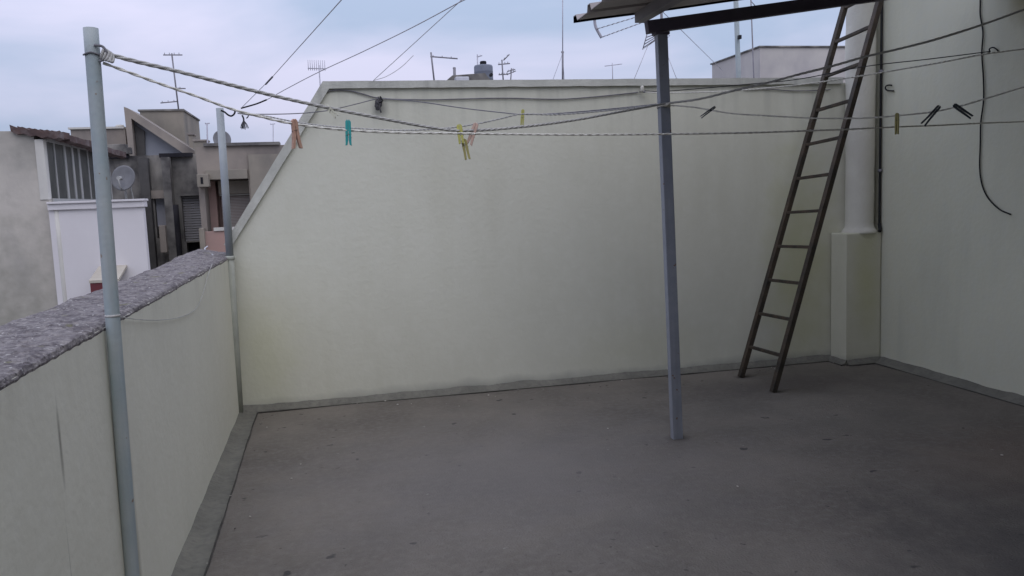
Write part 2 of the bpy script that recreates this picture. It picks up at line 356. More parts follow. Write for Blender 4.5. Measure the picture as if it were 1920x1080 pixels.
# left parapet: wall body and rough mortar top
pw = thing('parapet', 'low pale green parapet wall along the left side with crumbling mortar top', 'wall', (XL, 3, 0))
XO = XL-.345
MB().box(XO, XL, -1.7, 6.98, -9, HP-.007).build('wall', 'parapet', pw)
def rubble_top():
    bm = bmesh.new(); ny, nx = 620, 30; y0, y1 = -1.7, 7.0; rows = []
    for j in range(ny+1):
        y = y0+(y1-y0)*j/ny
        ei = XL-.004+.010*noise.noise(Vector((0, y*5, 0)))+.008*noise.noise(Vector((0, y*19, 4)))
        eo = XO-.01+.02*noise.noise(Vector((3, y*4, 0)))
        row = [bm.verts.new((eo, y, HP-.05))]
        for i in range(nx+1):
            u = i/nx; x = eo+(ei-eo)*u; e = min(u, 1-u)*nx
            base = HP+.002+.010*min(1, (e/3.0))**.6
            base += .055*math.exp(-((y-6.6)/.5)**2)*max(0, 1-abs(u-.38)*2.0)
            z = base+.005*noise.noise(Vector((x*14, y*9, 0)))+.005*noise.noise(Vector((x*45, y*45, 1)))+.004*noise.noise(Vector((x*90, y*80, 7)))
            row.append(bm.verts.new((x, y, z)))
        drop = .004+.020*noise.noise(Vector((9, y*3, 0)))+.010*noise.noise(Vector((9, y*23, 2)))
        row.append(bm.verts.new((XL+.0018, y, HP-.007-max(.001, drop*.6)))); row.append(bm.verts.new((XL-.0015, y, HP-.020-max(.001, drop*.6))))
        rows.append(row)
    for a, b in zip(rows, rows[1:]):
        for k in range(len(a)-1):
            f = bm.faces.new((a[k], a[k+1], b[k+1], b[k]))
    bm.faces.new(rows[0][::-1]); bm.faces.new(rows[-1])
    s = MB(); s.bm.free(); s.bm = bm; return s
rubble_top().build('mortar_top', 'rubble', pw)
cove((XL, 6.54, 0), (XL, -1.7, 0), (1, 0, 0), .125, .035, 'fillet', pw, seed=5)

# pedestal and round column in the far right corner
cp = thing('corner_column', 'round white plastered column on a square painted pedestal in the far right corner', 'column', (4.6, 6.5, 0))
MB().box(4.40, 4.75, 6.375, 6.60, -.01, 1.165, .012).build('pedestal', 'pedestal', cp)
def column():
    cx, cy = 4.617, 6.50; prof = []
    for i in range(60):
        z = 1.20+i*(3.3/59); prof.append((.122*(1+.012*math.sin(z*3)), z))
    s = MB(); s.lathe((cx, cy, 0), [(.150, 1.155), (.150, 1.172), (.135, 1.19), (.124, 1.215)]+prof[1:], 28)
    for v in s.bm.verts:
        d = noise.noise(v.co*9)*.004 + max(0, noise.noise(v.co*5+Vector((0, 0, 40))))*.02*(1 if v.co.z > 2.6 else .1)
        v.co.x -= d; v.co.y += d*.3
    return s
column().build('shaft', 'column', cp)
cove((4.405, 6.375, 0), (4.75, 6.375, 0), (0, -1, 0), .05, .05, 'fillet', cp, seed=2)
cove((4.40, 6.60, 0), (4.40, 6.355, 0), (-1, 0, 0), .045, .05, 'fillet', cp, seed=6)

pp = thing('conduit_pipe', 'thin dark pipe running down the corner beside the white column', 'pipe', (4.735, 6.36, 1.19))
MB().tube([(4.738, 6.39, 1.2+.05*i+0) for i in range(0, 70)], .0105, 8).build('pipe', 'black', pp); cpipe = C.objects[-1]
MB().tube([(4.738, 6.39, 1.24), (4.735, 6.375, 1.19), (4.72, 6.36, 1.172)], .015, 8).build('pipe_elbow', 'black', pp)
for zc in (1.7, 2.55): MB().lathe((4.738, 6.39, zc), [(.012, -.014), (.019, -.012), (.019, .012), (.012, .014)], 12).build('clamp', 'wire', cpipe)

# ------------------------------------------------------------------ canopy
SL = .134
PX, PY = 2.119, 4.848
def roofz(x): return 2.672+SL*(x-1.605)
cn = thing('canopy', 'lean-to canopy of corrugated sheets on dark beams above the right side of the terrace', 'canopy', (PX, PY, 0))
def sheet():
    prof = []; y = 5.165
    prof.append((y, -.002)); prof.append((y, .036)); prof.append((y-.05, .036)); prof.append((y-.075, 0)); y -= .075
    while y > -1.6:
        y1 = y-.20
        prof += [(y1, 0), (y1-.012, .040), (y1-.062, .040), (y1-.085, 0)]; y = y1-.085
    s = MB(); bm = s.bm; xs = [1.60+i*(XR-.01-1.60)/24 for i in range(25)]; th = .005
    top = []; bot = []
    for x in xs:
        e = .004*noise.noise(Vector((x*2, 0, 0)))
        top.append([bm.verts.new((x+(.012*noise.noise(Vector((0, yy*2.5, 5))) if x == xs[0] else 0), yy, roofz(x)+.014+dz+e)) for yy, dz in prof])
        bot.append([bm.verts.new((v.co.x, v.co.y, v.co.z-th)) for v in top[-1]])
    n = len(prof)
    for i in range(len(xs)-1):
        for k in range(n-1):
            bm.faces.new((top[i][k], top[i+1][k], top[i+1][k+1], top[i][k+1])); bm.faces.new((bot[i][k], bot[i][k+1], bot[i+1][k+1], bot[i+1][k]))
        for k in (0, n-1): bm.faces.new((top[i][k], bot[i][k], bot[i+1][k], top[i+1][k]))
    for k in range(n-1):
        bm.faces.new((top[0][k], top[0][k+1], bot[0][k+1], bot[0][k])); bm.faces.new((top[-1][k], bot[-1][k], bot[-1][k+1], top[-1][k+1]))
    return s
sheet().build('roof_sheet', 'sheet', cn)
def beamz(x): return 2.602+SL*(x-2.05)       # centre line of the sloping beams
for yb in (PY+.0, 2.5, .1):
    MB().beam((1.965, yb, beamz(1.965)), (XR-.003, yb, beamz(XR)), .055, .075, .004).build('beam', 'beam', cn)
for xp in (2.02, 3.35, 4.6):
    MB().beam((xp, 5.10, roofz(xp)-.024), (xp, -1.55, roofz(xp)-.024), .065, .068, .003).build('purlin', 'purlin', cn)
ptop = at(1236, 62, y=PY)
post = MB(); post.beam((PX, PY, -.005), (ptop.x+.012, PY, ptop.z+.0), .052, .066, .004)
post.build('post', 'post', cn)
MB().beam((PX-.008, .1, -.005), (PX-.008, .1, beamz(PX)-.03), .06, .07, .004).build('post', 'post', cn)
MB().box(ptop.x-.035, ptop.x+.055, PY-.036, PY+.036, ptop.z-.012, ptop.z+.004, .002).build('top_plate', 'beam', cn)
for i in range(7):
    yy = 4.95-.95*i
    MB().lathe((2.02, yy, roofz(2.02)+.05), [(.004, -.08), (.004, 0), (.012, .001), (.012, .006), (.004, .009)], 8).build('roof_screw', 'spring', cn)

# ------------------------------------------------------------------ ladder
ld = thing('ladder', 'dark rusty steel ladder leaning on the right wall near the corner column', 'ladder', (3.33, 6.0, 0))
def lp(y, z): return Vector((3.338+.3165*z if y > 6 else 3.315+.3055*z, y, z))
ZT = 4.45
for yy in (6.285, 5.725):
    rb = MB()
    a, b = lp(yy, .0), lp(yy, ZT); d = (b-a).normalized()
    rb.beam(a, b, .050, .040, .003)
    rb.build('rail', 'ladder', ld)
for k in range(15):
    z = .258+.2795*k
    MB().beam(lp(6.285, z)+Vector((0, -.012, 0)), lp(5.725, z+.022)+Vector((0, .012, 0)), .030, .024, .003).build('rung', 'ladder', ld)

# ------------------------------------------------------------------ clothes-line poles
NP = Vector((-.712, 2.985, 0)); pb = at(246, 1078, y=2.93); pt = at(170, 53, y=2.985)
np_ = thing('clothesline_pole', 'tall blue grey painted pipe pole standing close against the left parapet nearest the camera', 'pole', (-.715, 2.95, 0))
pbase = Vector((pb.x+(pb.x-pt.x)*(pb.z/(pt.z-pb.z)), 2.935, -.01))
def polept(z): 
    t = (z+.01)/(pt.z+.01); return pbase.lerp(pt, t)
MB().tube([polept(-.01+i*(pt.z+.01)/30) for i in range(31)], .0232, 20).build('pole', 'pipe_near', np_)
zc = at(212, 592, y=2.96).z
MB().tube([polept(zc-.004), polept(zc+.004)], .0242, 20).build('pipe_joint', 'rope', np_)
rc = polept(at(184, 100, y=2.985).z)
MB().tube([rc+Vector((.027*math.cos(a), .027*math.sin(a), -.004+.003*math.sin(3*a))) for a in [i*2*PI/20 for i in range(21)]], .003, 6).build('tie_wire', 'wire', np_)
MB().tube(crom([rc+Vector((.012, -.022, .022)), rc+Vector((.036, -.02, .018)), rc+Vector((.046, -.02, .0)), rc+Vector((.040, -.016, -.020)), rc+Vector((.022, -.015, -.028))], 6), .0042, 8).build('ring', 'wire', np_)
kk = MB()
for q_ in range(5):
    kk.tube([rc+Vector((.034+.006*q_, -.012, -.004-.003*q_))+Vector((.006*math.sin(a), .011*math.cos(a), .016*math.sin(a+q_*.5))) for a in [i*2*PI/12 for i in range(13)]], .0048, 6)
kk.build('rope_knot', 'rope', label='grey knot of rope on the ring of the near pole', category='knot')
fp = thing('clothesline_pole', 'shorter grey pipe pole in the corner where the parapet meets the back wall', 'pole', (-.72, 6.5, 0))
fb = at(447, 792, y=6.40); ft = at(412, 203, y=6.53)
f0 = Vector((fb.x, 6.50, -.005))
fmid = at(431, 480, y=6.52)
MB().tube([f0, Vector(f0).lerp(fmid, .5), fmid+Vector((0, 0, -.002))], .0305, 20).build('painted_lower_pipe', 'pipe_low', fp)
MB().tube([fmid, ft], .0275, 20).build('pipe', 'pipe_far', fp)
MB().lathe((fmid.x, fmid.y, fmid.z-.012), [(.0308, -.02), (.036, -.012), (.037, .004), (.0278, .014)], 16).build('mortar_collar', 'pipe_low', fp)
hk = [at(x, y, y=6.48) for x, y in ((414, 207), (421, 210), (427, 215), (433, 217.5), (438, 215), (440.5, 210), (440, 204))]
MB().tube(crom(hk, 5), .0065, 8).build('hook', 'black', fp)

# ------------------------------------------------------------------ ropes
POST_T = Vector((2.063, PY-.05, at(1240, 196, y=PY-.05).z))
# A: thick twisted rope, near pole -> post -> right
A0, AP, A1 = (-.66, 2.985), (2.07, 4.79), (XR, 3.75)
ptsA = [at_plan(x, y, A0, AP) for x, y in ((198, 100), (250, 114), (330, 133), (420, 156), (520, 181), (610, 201), (700, 219), (790, 236), (850, 244.5), (900, 244), (950, 240.5), (1020, 233), (1090, 223), (1160, 210), (1215, 200))]
ptsA += [at_plan(x, y, AP, A1) for x, y in ((1250, 194), (1310, 186), (1380, 169), (1440, 155), (1500, 139), (1560, 124), (1620, 107), (1680, 93), (1740, 78), (1800, 60), (1860, 40), (1920, 18), (1980, -4))]
sA = MB(); twisted(sA, crom(ptsA, 8), .0044, .115, 3, .0030)
sA.build('clothesline_rope', 'rope', label='thick twisted rope from the near pole past the post to upper right', category='rope')
# B: second rope of the near pole, straight on to the right wall
B0, B1 = (-.68, 2.985), (XR, 4.75)
ptsB = [at_plan(x, y, B0, B1) for x, y in ((193, 118), (240, 135), (300, 157), (370, 181), (430, 203), (490, 219), (550, 232), (640, 243), (740, 248.5), (850, 250), (950, 251.5), (1080, 252.5), (1240, 251.5), (1400, 249), (1520, 245), (1600, 242), (1680, 238), (1760, 235), (1840, 231), (1920, 228), (1975, 225))]
sB = MB(); twisted(sB, crom(ptsB, 8), .0034, .09, 2, .0019)
sB.build('clothesline_rope', 'rope_light', label='thinner rope from the near pole crossing low past the post to right wall', category='rope')
# E: rope from the hook of the corner pole, joined by the small yellow peg, to the post
E0, E1 = (at(446, 214, y=6.44).x, 6.44), (2.05, PY-.02)
ptsE = [at_plan(x, y, E0, E1) for x, y in ((446, 212), (470, 214), (500, 218), (550, 228), (600, 235), (660, 240), (740, 244), (800, 243), (850, 239), (900, 231), (945, 221), (978, 214), (1040, 215), (1100, 211), (1170, 204), (1232, 197))]
sE = MB(); twisted(sE, crom(ptsE, 8), .0032, .06, 2, .0028)
kn = ptsE[0]; sE.tube([kn, kn.lerp(ptsE[2], .8)], .011, 8, True, [.006, .011])
sE.build('clothesline_rope', 'rope', label='sagging rope from the corner pole hook to the post behind the pegs', category='rope')
tas = MB(); k0 = at(454, 216, y=6.44); k1 = at(457, 228, y=6.44)
tas.tube(crom([k0, k0.lerp(k1, .5)+Vector((.004, 0, 0)), k1], 5), .006, 8)
for i in range(14):
    a = random.random()*2*PI; s_ = random.uniform(.2, 1)*.035
    tas.tube([k1+Vector((0, 0, .01)), k1+Vector((math.cos(a)*s_*.7, math.sin(a)*s_*.5, -.02)), k1+Vector((math.cos(a)*s_, math.sin(a)*s_, -.045-random.random()*.012))], .0028, 5)
k2 = at(466, 213, y=6.44); k3 = at(462, 222, y=6.44)
tas.tube(crom([k2, k2.lerp(k3, .6)+Vector((.006, 0, 0)), k3], 5), .0045, 6)
tas.build('rope_end', 'rag', label='frayed dark rope end hanging from the hook of the corner pole', category='rope')
# F: wall cleat -> post
hookB = at(712, 185, y=6.56)
F0, F1 = (hookB.x, hookB.y), (2.05, PY+.03)
ptsF = [at_plan(x, y, F0, F1) for x, y in ((714, 185), (780, 190), (870, 203), (940, 211), (980, 214.5), (1040, 213), (1110, 207.5), (1180, 201), (1236, 195))]
MB().tube(crom(ptsF, 8), .0042, 6).build('clothesline_wire', 'wire', label='thin grey line from the dark bundle on the back wall to the canopy post', category='wire')
E20 = (ptsE[0].x+.03, 6.45)
pts = [at_plan(x, y, E20, (hookB.x, hookB.y)) for x, y in ((462, 214), (520, 214), (570, 212), (615, 207), (660, 197), (695, 188), (713, 184))]
MB().tube(crom(pts, 8), .0040, 6).build('clothesline_wire', 'wire', label='thin grey line from the corner pole to the dark bundle on the back wall', category='wire')
# cables lying on the back wall
pts = [at(x, y, y=YB-.012) for x, y in ((606, 180), (614, 172), (630, 169), (655, 170), (680, 176), (705, 183), (740, 186), (800, 187), (870, 185.5), (945, 184), (1045, 186), (1110, 182), (1180, 175), (1196, 173))]
MB().tube(crom(pts, 8), .0052, 6).build('wall_cable', 'wire', label='thin cable sagging along the top of the back wall below its cap', category='cable')
pts = [at(x, y, y=YB-.012) for x, y in ((1395, 168), (1440, 167), (1480, 170), (1520, 170), (1557, 168))]
MB().tube(crom(pts, 8), .0042, 6).build('wall_cable', 'wire', label='short length of cable on the back wall just left of the ladder', category='cable')
hk2 = at(1200, 172, y=YB)
h2 = thing('wall_hook', 'small bent hook fixed under the cap of the back wall left of the post', 'hook', hk2)
MB().tube(crom([hk2+Vector((0, .01, 0)), hk2+Vector((0, -.05, 0)), hk2+Vector((.012, -.065, -.014)), hk2+Vector((.025, -.06, .006))], 5), .005, 8).build('hook', 'wire', h2)
MB().lathe(hk2+Vector((0, -.05, .012)), [(.006, -.022), (.018, -.014), (.014, .008), (.017, .02), (.006, .03)], 10).build('knot', 'rope_light', h2)
# R2: pale rope from that hook to the right wall ; R3: black wire ; R4: rope with dark pegs
R0, R1 = (hk2.x+.02, hk2.y-.05), (XR, 4.72)
pts = [at_plan(x, y, R0, R1) for x, y in ((1204, 173), (1256, 174), (1342, 172), (1430, 166), (1522, 156), (1617, 142), (1671, 133), (1760, 118), (1844, 102), (1920, 92), (1940, 89))]
s = MB(); twisted(s, crom(pts, 8), .0033, .06, 2, .003)
s.build('clothesline_rope', 'rope_light', label='pale rope from the back wall hook to the right wall just below the black wire', category='rope')
hr = at(1852, 97, x=XR-.05)
pts = [hk2+Vector((.02, -.045, 0))]+[at_plan(x, y, (hk2.x+.02, hk2.y-.045), (hr.x, hr.y)) for x, y in ((1256, 170.5), (1400, 158), (1500, 148), (1620, 125), (1740, 111), (1844, 98))]+[hr]
MB().tube(crom(pts, 8), .0038, 6).build('line_wire', 'black', label='black wire running from the back wall to the open hook on the right wall', category='wire')
h3 = at(1862, 95, x=XR)
hw_ = thing('wall_hook', 'open dark wire hook on the right wall at the end of the black wire', 'hook', h3)
MB().tube(crom([hr, hr+Vector((.02, -.0, .0)), at(1855, 92, x=XR-.03), at(1862, 89, x=XR-.02), at(1869, 93, x=XR-.015), at(1873, 99, x=XR+.01)], 6), .0048, 8).build('hook', 'black', hw_)
h4 = at(1668, 165, x=XR-.03)
hc = thing('wall_hook', 'dark C shaped hook alone on the right wall beside the conduit pipe', 'hook', h4)
MB().tube(crom([at(x, y, x=XR-.02-.0*x) for x, y in ((1672, 160), (1667, 159.5), (1662, 161), (1660, 165), (1663, 169), (1668, 170), (1674, 170.5))]+[at(1675, 170.5, x=XR+.01)], 6), .0062, 8).build('hook', 'black', hc)
D0, D1 = (2.08, PY-.03), (XR, 2.9)
dl = [(1252, 197), (1300, 201), (1330, 206), (1373, 213), (1436, 217), (1520, 221.5), (1580, 222), (1630, 221), (1682, 217), (1748, 210), (1800, 199), (1840, 187.5), (1920, 163), (1990, 142)]
ptsD = [at_plan(x, y, D0, D1) for x, y in dl]
s = MB(); twisted(s, crom(ptsD, 8), .0028, .06, 2, .0025)
s.build('clothesline_rope', 'rope_light', label='pale rope from the canopy post to the right wall carrying the dark pegs', category='rope')
kt = MB()
for k in range(4):
    kt.tube([POST_T+Vector((.038*math.cos(a)*1.05+.004, .05+.042*math.sin(a), .006*k-.01+.004*math.sin(2*a+k))) for a in [i*2*PI/16 for i in range(17)]], .0035, 6)
kt.tube([POST_T+Vector((-.03, -.002, -.008)), POST_T+Vector((.0, -.01, .0)), POST_T+Vector((.035, -.004, .010))], .009, 8, True, [.005, .010, .005])
kt.build('rope_knot', 'rope_light', label='pale knot of rope wound round the canopy post', category='knot')

# overhead wires
P2 = at(452, 203, y=6.46)
q = at(860, 5, y=4.4); e2 = P2+(q-P2)*((XR-P2.x)/(q.x-P2.x))
def sagline(a, b, sag, n=24): return [a.lerp(b, i/n)-Vector((0, 0, 4*sag*(i/n)*(1-i/n))) for i in range(n+1)]
hl = [P2, at(480, 195, y=6.42), at(500, 187, y=6.37)]
MB().tube(crom(hl+[at(540, 165, y=6.2), at(600, 134, y=5.9), at(680, 97, y=5.5), at(770, 53, y=4.95), at(862, 4, y=4.4)], 8)[:-1]+[q, q.lerp(e2, .5), e2], .0028, 6).build('overhead_wire', 'guy', label='pale overhead wire rising from the corner pole to top centre of the sky', category='wire')
MB().tube(crom(hl, 6), .0058, 6).build('wire_splice', 'black', label='dark twisted splice where the overhead wire leaves the corner pole', category='wire')
q = at(640, 0, y=3.6); e = P2+(q-P2)*2.4
MB().tube([P2, at(510, 145, y=5.75), q, e], .0022, 6).build('overhead_wire', 'guy', label='thin overhead wire rising steeply from the corner pole to the left part of the sky', category='wire')
sp = MB(); sp.tube([at(498, 158, y=5.9), at(511, 144, y=5.74)], .006, 6); sp.build('wire_splice', 'wire', label='short dark splice halfway up the steep thin wire', category='wire')
tb = at(700, 151, y=YB+.05); q = at(862, 3, y=4.9); e = tb+(q-tb)*((XR-tb.x)/(q.x-tb.x))
MB().tube([tb, at(780, 78, y=5.7), q, e], .0023, 6).build('overhead_wire', 'guy', label='thin overhead wire rising from the top of the back wall', category='wire')
MB().tube(crom([tb, at(725, 143, y=6.7), at(752, 126, y=6.8), at(775, 104, y=6.9)], 8), .0030, 6).build('loose_wire', 'guy', label='short curved loose wire end sticking up from the top of the back wall', category='wire')

# dark bundle on the back wall
db = thing('twine_bundle', 'dark grey bundle of knotted twine hanging on the back wall under the cap', 'bundle', hookB)
def lump():
    s = MB(); bmesh.ops.create_icosphere(s.bm, subdivisions=4, radius=1)
    for v in s.bm.verts:
        n_ = 1+.35*noise.noise(v.co*2.2)+.2*noise.noise(v.co*6)
        v.co = Vector((v.co.x*.026*n_, v.co.y*.024*n_, v.co.z*.047*n_))+hookB+Vector((-.012-.012*v.co.z*-.4, .005, -.04))
    return s
lump().build('knot', 'rag', db)
MB().tube(crom([hookB+Vector((.008, .06, .01)), hookB+Vector((.006, -.01, .012)), hookB+Vector((.016, -.02, -.02)), hookB+Vector((-.006, -.012, -.03))], 6), .006, 8).build('hook', 'black', db)
MB().tube(crom([hookB+Vector((-.006, -.02, -.06)), hookB+Vector((-.002, -.02, -.09)), hookB+Vector((.004, -.015, -.108))], 6), .006, 8, True).build('loose_end', 'rag', db)

# black cable on the right wall
pts = [at(x, y, x=XR-.012) for x, y in ((1836, -40), (1838, 0), (1838, 28), (1843, 60), (1841, 100), (1844, 150), (1844, 190), (1839, 230), (1838, 270), (1837, 315), (1841, 345), (1850, 367), (1863, 383), (1878, 395), (1895, 402))]
MB().tube(crom(pts, 8), .0054, 8).build('hanging_cable', 'black', label='black cable hanging down the right wall and curling right at its end', category='cable')
# thin string on the parapet face
pts = [at(x, y, x=XL+.012) for x, y in ((224, 594), (260, 599), (300, 600), (340, 594), (368, 578), (382, 545), (390, 515), (398, 495))]
MB().tube(crom(pts, 8), .0018, 6).build('thin_string', 'rope_mid', label='thin grey string looped on the parapet face between the two poles', category='string')
pts = [at(x, y, z=HP+.03) for x, y in ((389, 462), (384, 466), (386, 470), (392, 474), (399, 478))]
MB().tube(crom(pts, 6), .0055, 8).build('white_tube', 'whiteplastic', label='short bent white tube lying on the parapet top next to the corner pole', category='tube')

# ------------------------------------------------------------------ pegs
def peg(px, py, plan, mt, label, ln=.095, tilt=0, yaw=None, open_=.010, up=.014, fat=1.0, group='clothes pegs on the lines'):
    c = at_plan(px, py, *plan) if isinstance(plan, tuple) and isinstance(plan[0], tuple) else plan
    t = thing('clothes_peg', label, 'clothes peg', c, group)
    yaw = YAW*-1 if yaw is None else yaw
    rot = Matrix.Rotation(yaw, 4, 'Z') @ Matrix.Rotation(rad(tilt), 4, 'Y')
    mt4 = Matrix.Translation(c) @ rot
    for sgn in (-1, 1):
        o = [(.0006, up), (.0035, up+.004), (.0078*fat, up-.004), (.0082*fat, -.25*ln), (.0072*fat+open_*.35, -.55*ln), (.0060*fat+open_, up-ln), (.0015+open_*.72, up-ln+.002), (.0012, -.42*ln), (.0012, -.10*ln), (.0032, -.02), (.0006, -.004)]
        s = MB(); s.prism([(x*sgn, z) for x, z in o], 'y', -.0055*fat, .0055*fat)
        bmesh.ops.bevel(s.bm, geom=list(s.bm.edges), offset=.0008, segments=1, affect='EDGES')
        for v in s.bm.verts: v.co = mt4 @ v.co
        s.build('jaw', mt, t)
    s = MB(); s.tube([mt4 @ Vector((.0092*fat*math.cos(a), .0062*math.sin(a)*fat, -.33*ln+.0016*i)) for i, a in enumerate([k*.7 for k in range(14)])], .0012, 5)
    s.build('spring', 'spring', t)
    return t
PA, PB_, PE, PF, PD = (A0, AP), (B0, B1), (E0, E1), (F0, F1), (D0, D1)
peg(552, 232, PB_, 'peg_orange', 'terracotta peg over the sloping end of the back wall', .105, -3, yaw=.5, open_=.012, fat=1.35)
peg(653, 243, PB_, 'peg_teal', 'teal green peg on the rope', .094, 2, yaw=-.1, fat=1.3, open_=.004, up=.034)
c = at_plan(864, 244, A0, AP)
peg(862, 243, PA, 'peg_yellow', 'upper bright yellow peg at the lowest point of the thick rope', .088, -5, yaw=-.2, open_=.003, fat=1.6, up=.022)
peg(870, 264, PA, 'peg_olive', 'dull yellow peg hanging from the upper yellow one', .095, -9, yaw=-.2, open_=.004, fat=1.6, up=.006)
peg(889, 243, PA, 'peg_pink', 'pinkish wooden peg tilted beside the two yellow ones', .105, 22, yaw=-.25, open_=.006, fat=1.6, up=.030)
peg(980, 214, PF, 'peg_yellow', 'small yellow peg joining two lines in front of the back wall', .105, 6, yaw=-.3, open_=.002, up=.030, fat=1.4)
peg(617, 204, PA, 'peg_cream', 'cream peg lying askew on the thick rope near the top of the slope', .062, -42, yaw=-.2, open_=.004, up=.018)
peg(1333, 206, PD, 'peg_dark', 'small dark peg on the pale rope just right of the post', .105, 56, yaw=-.2, open_=.003, up=.03)
peg(1682, 217, PD, 'peg_olive', 'mustard yellow peg hanging straight on the right wall side', .115, 0, yaw=-1.0, open_=.002, fat=1.25, up=.012)
peg(1757, 204, PD, 'peg_dark', 'dark peg tilted to the left next to the similar dark one', .125, 40, yaw=-.6, open_=.007, fat=1.5, up=.018)
peg(1792, 199, PD, 'peg_dark', 'dark peg tilted to the right nearest the black cable', .115, -50, yaw=-.6, open_=.003, fat=1.5, up=.012)

# ------------------------------------------------------------------ left neighbour buildings
def facade(s, x0, x1, z0, z1, y, openings, depth=.35):
    """front face at y looking towards -Y with reveals cut in"""
    xs = sorted({x0, x1, *[o[0] for o in openings], *[o[1] for o in openings]}); zs_ = sorted({z0, z1, *[o[2] for o in openings], *[o[3] for o in openings]})
    bm = s.bm
    def inside(x, z): return any(o[0] < x < o[1] and o[2] < z < o[3] for o in openings)
    for i in range(len(xs)-1):
        for k in range(len(zs_)-1):
            if not inside((xs[i]+xs[i+1])/2, (zs_[k]+zs_[k+1])/2):
                bm.faces.new([bm.verts.new(p) for p in ((xs[i], y, zs_[k]), (xs[i+1], y, zs_[k]), (xs[i+1], y, zs_[k+1]), (xs[i], y, zs_[k+1]))])
    for a, b, c_, d in openings:
        A = [(a, c_), (b, c_), (b, d), (a, d)]
        for k in range(4):
            p, q_ = A[k], A[(k+1) % 4]
            bm.faces.new([bm.verts.new(v) for v in ((p[0], y, p[1]), (q_[0], y, q_[1]), (q_[0], y+depth, q_[1]), (p[0], y+depth, p[1]))])
    # sides, top and back
    yb = y+5
    for quad in (((x0, y, z0), (x0, yb, z0), (x0, yb, z1), (x0, y, z1)), ((x1, y, z0), (x1, y, z1), (x1, yb, z1), (x1, yb, z0)),
                 ((x0, y, z1), (x0, yb, z1), (x1, yb, z1), (x1, y, z1)), ((x0, yb, z0), (x1, yb, z0), (x1, yb, z1), (x0, yb, z1))):
        bm.faces.new([bm.verts.new(v) for v in quad])
    bmesh.ops.remove_doubles(bm, verts=bm.verts, dist=1e-5)
    return s
# B1: grey plastered house with glazed veranda
b1 = thing('grey_house', 'grey patchy rendered house at the far left with a glazed veranda on its side', 'house', (-6, 15, -9))
ZR = 2.87; XW = -4.17
def rough_box():
    s = MB(); n = 16
    poly = [(-9.5, -9), (XW, -9), (XW, at(92, 375, x=XW).z)]
    poly += [(XW-.12, at(92, 375, x=XW).z), (XW-.13, 2.80)] + [(XW-.30-.35*i, ZR+.025*noise.noise(Vector((i*.9, 0, 0)))) for i in range(15)]
    s.prism(poly, 'y', 14, 18.0); return s
rough_box().build('wall', 'b_grey', b1)
MB().box(XW-.125, XW-.0, 13.985, 14.12, at(92, 375, x=XW).z+.004, 2.74, .01).build('corner_trim', 'b_trim', b1)
zw0, zw1 = at(92, 376, x=XW).z, 2.72
vy = [14.13]+[at(px, 330, x=XW).y for px in (108, 127, 141, 153, 169)]+[17.9]
vg = MB().box(XW-.05, XW-.02, 14.12, 17.95, zw0+.03, zw1).build('veranda_window', 'glass', b1)
for i, yv in enumerate(vy):
    t_ = .05 if i in (2, 3, 4) else .02
    MB().box(XW-.03, XW-.004, yv-t_, yv+t_, zw0+.033, zw1-.003, .004).build('window_frame', 'alu', vg)
MB().box(XW-.04, XW+.018, 14.12, 17.95, zw1-.002, zw1+.05).build('window_head', 'alu', vg)
MB().box(XW-.04, XW+.03, 14.12, 17.95, zw0-.03, zw0+.032).build('window_sill', 'alu', vg)
MB().beam((XW-.12, 14.2, zw0+.5), (XW-.12, 15.0, zw0+.05), .03, .03).build('inner_brace', 'alu', b1)
def tile_roof():
    s = MB()
    for i in range(15):
        y0 = 13.93+i*.285
        a = .10*noise.noise(Vector((i*.7, 3, 0)))
        pl = []
        for k in range(9):
            x = XW-.42+k*.0825; pl.append((x, 2.95+.055*math.sin(k*PI/1.0+.6)*(k % 2)-.012*k+a*.15+.02*(i == 1)))
        lo_ = [(x, z-.10) for x, z in pl][::-1]
        s.prism(pl+lo_, 'y', y0, y0+.30)
    for v in s.bm.verts:
        v.co.z += -.035*(v.co.y-14)/2+.02*noise.noise(v.co*2.5); v.co.x += .03*noise.noise(v.co*3+Vector((4, 0, 0)))
    return s
tile_roof().build('roof', 'tiles', b1)
xp = at(112, 450, y=13.93).x
MB().tube([(xp, 13.93, z) for z in (-9, -4, 0, 1.0, 1.78)], .045, 10).build('drain_pipe', 'b_trim', b1)
# white block
b2 = thing('white_house', 'white rendered wall with a plain cornice left of the dark stained wall', 'house', (-3.4, 15, -9))
x0, x1 = XW+.004, at(268, 390, y=13.9).x; zt = at(200, 375, y=13.9).z
MB().box(x0, x1, 13.9, 14.06, -9, zt-.13).build('wall', 'b_white', b2)
MB().box(x0, -3.75, 14.063, 18, -9, zt-.10).build('rear_wall', 'b_white', b2)
MB().box(x0-.0, x1+.03, 13.86, 14.1, zt-.127, zt-.035, .008).build('cornice', 'b_white', b2)
MB().box(x0-.0, x1+.045, 13.83, 14.13, zt-.033, zt, .006).build('cornice_cap', 'b_white', b2)
# small red canopy
ra = thing('small_awning', 'small dark red awning with cream top in front of the white house', 'awning', at(200, 530, y=13.2))
a = at(167, 530, y=13.3); b = at(222, 520, y=13.3); zr0 = at(175, 547, y=13.3).z
MB().prism([(13.3, a.z-.01), (13.9, a.z+.16), (13.9, a.z+.20), (13.3, a.z+.03)], 'x', a.x, b.x).build('top', 'cream', ra)
MB().box(a.x+.01, b.x-.01, 13.31, 13.36, a.z-.16, a.z-.012).build('valance', 'red', ra)
MB().tube([(a.x+.05, 13.34, a.z-.10), (a.x+.05, 13.9, a.z-.35)], .02, 8).build('bracket', 'b_trim', ra)
MB().tube([(b.x-.05, 13.34, a.z-.10), (b.x-.05, 13.9, a.z-.35)], .02, 8).build('bracket', 'b_trim', ra)
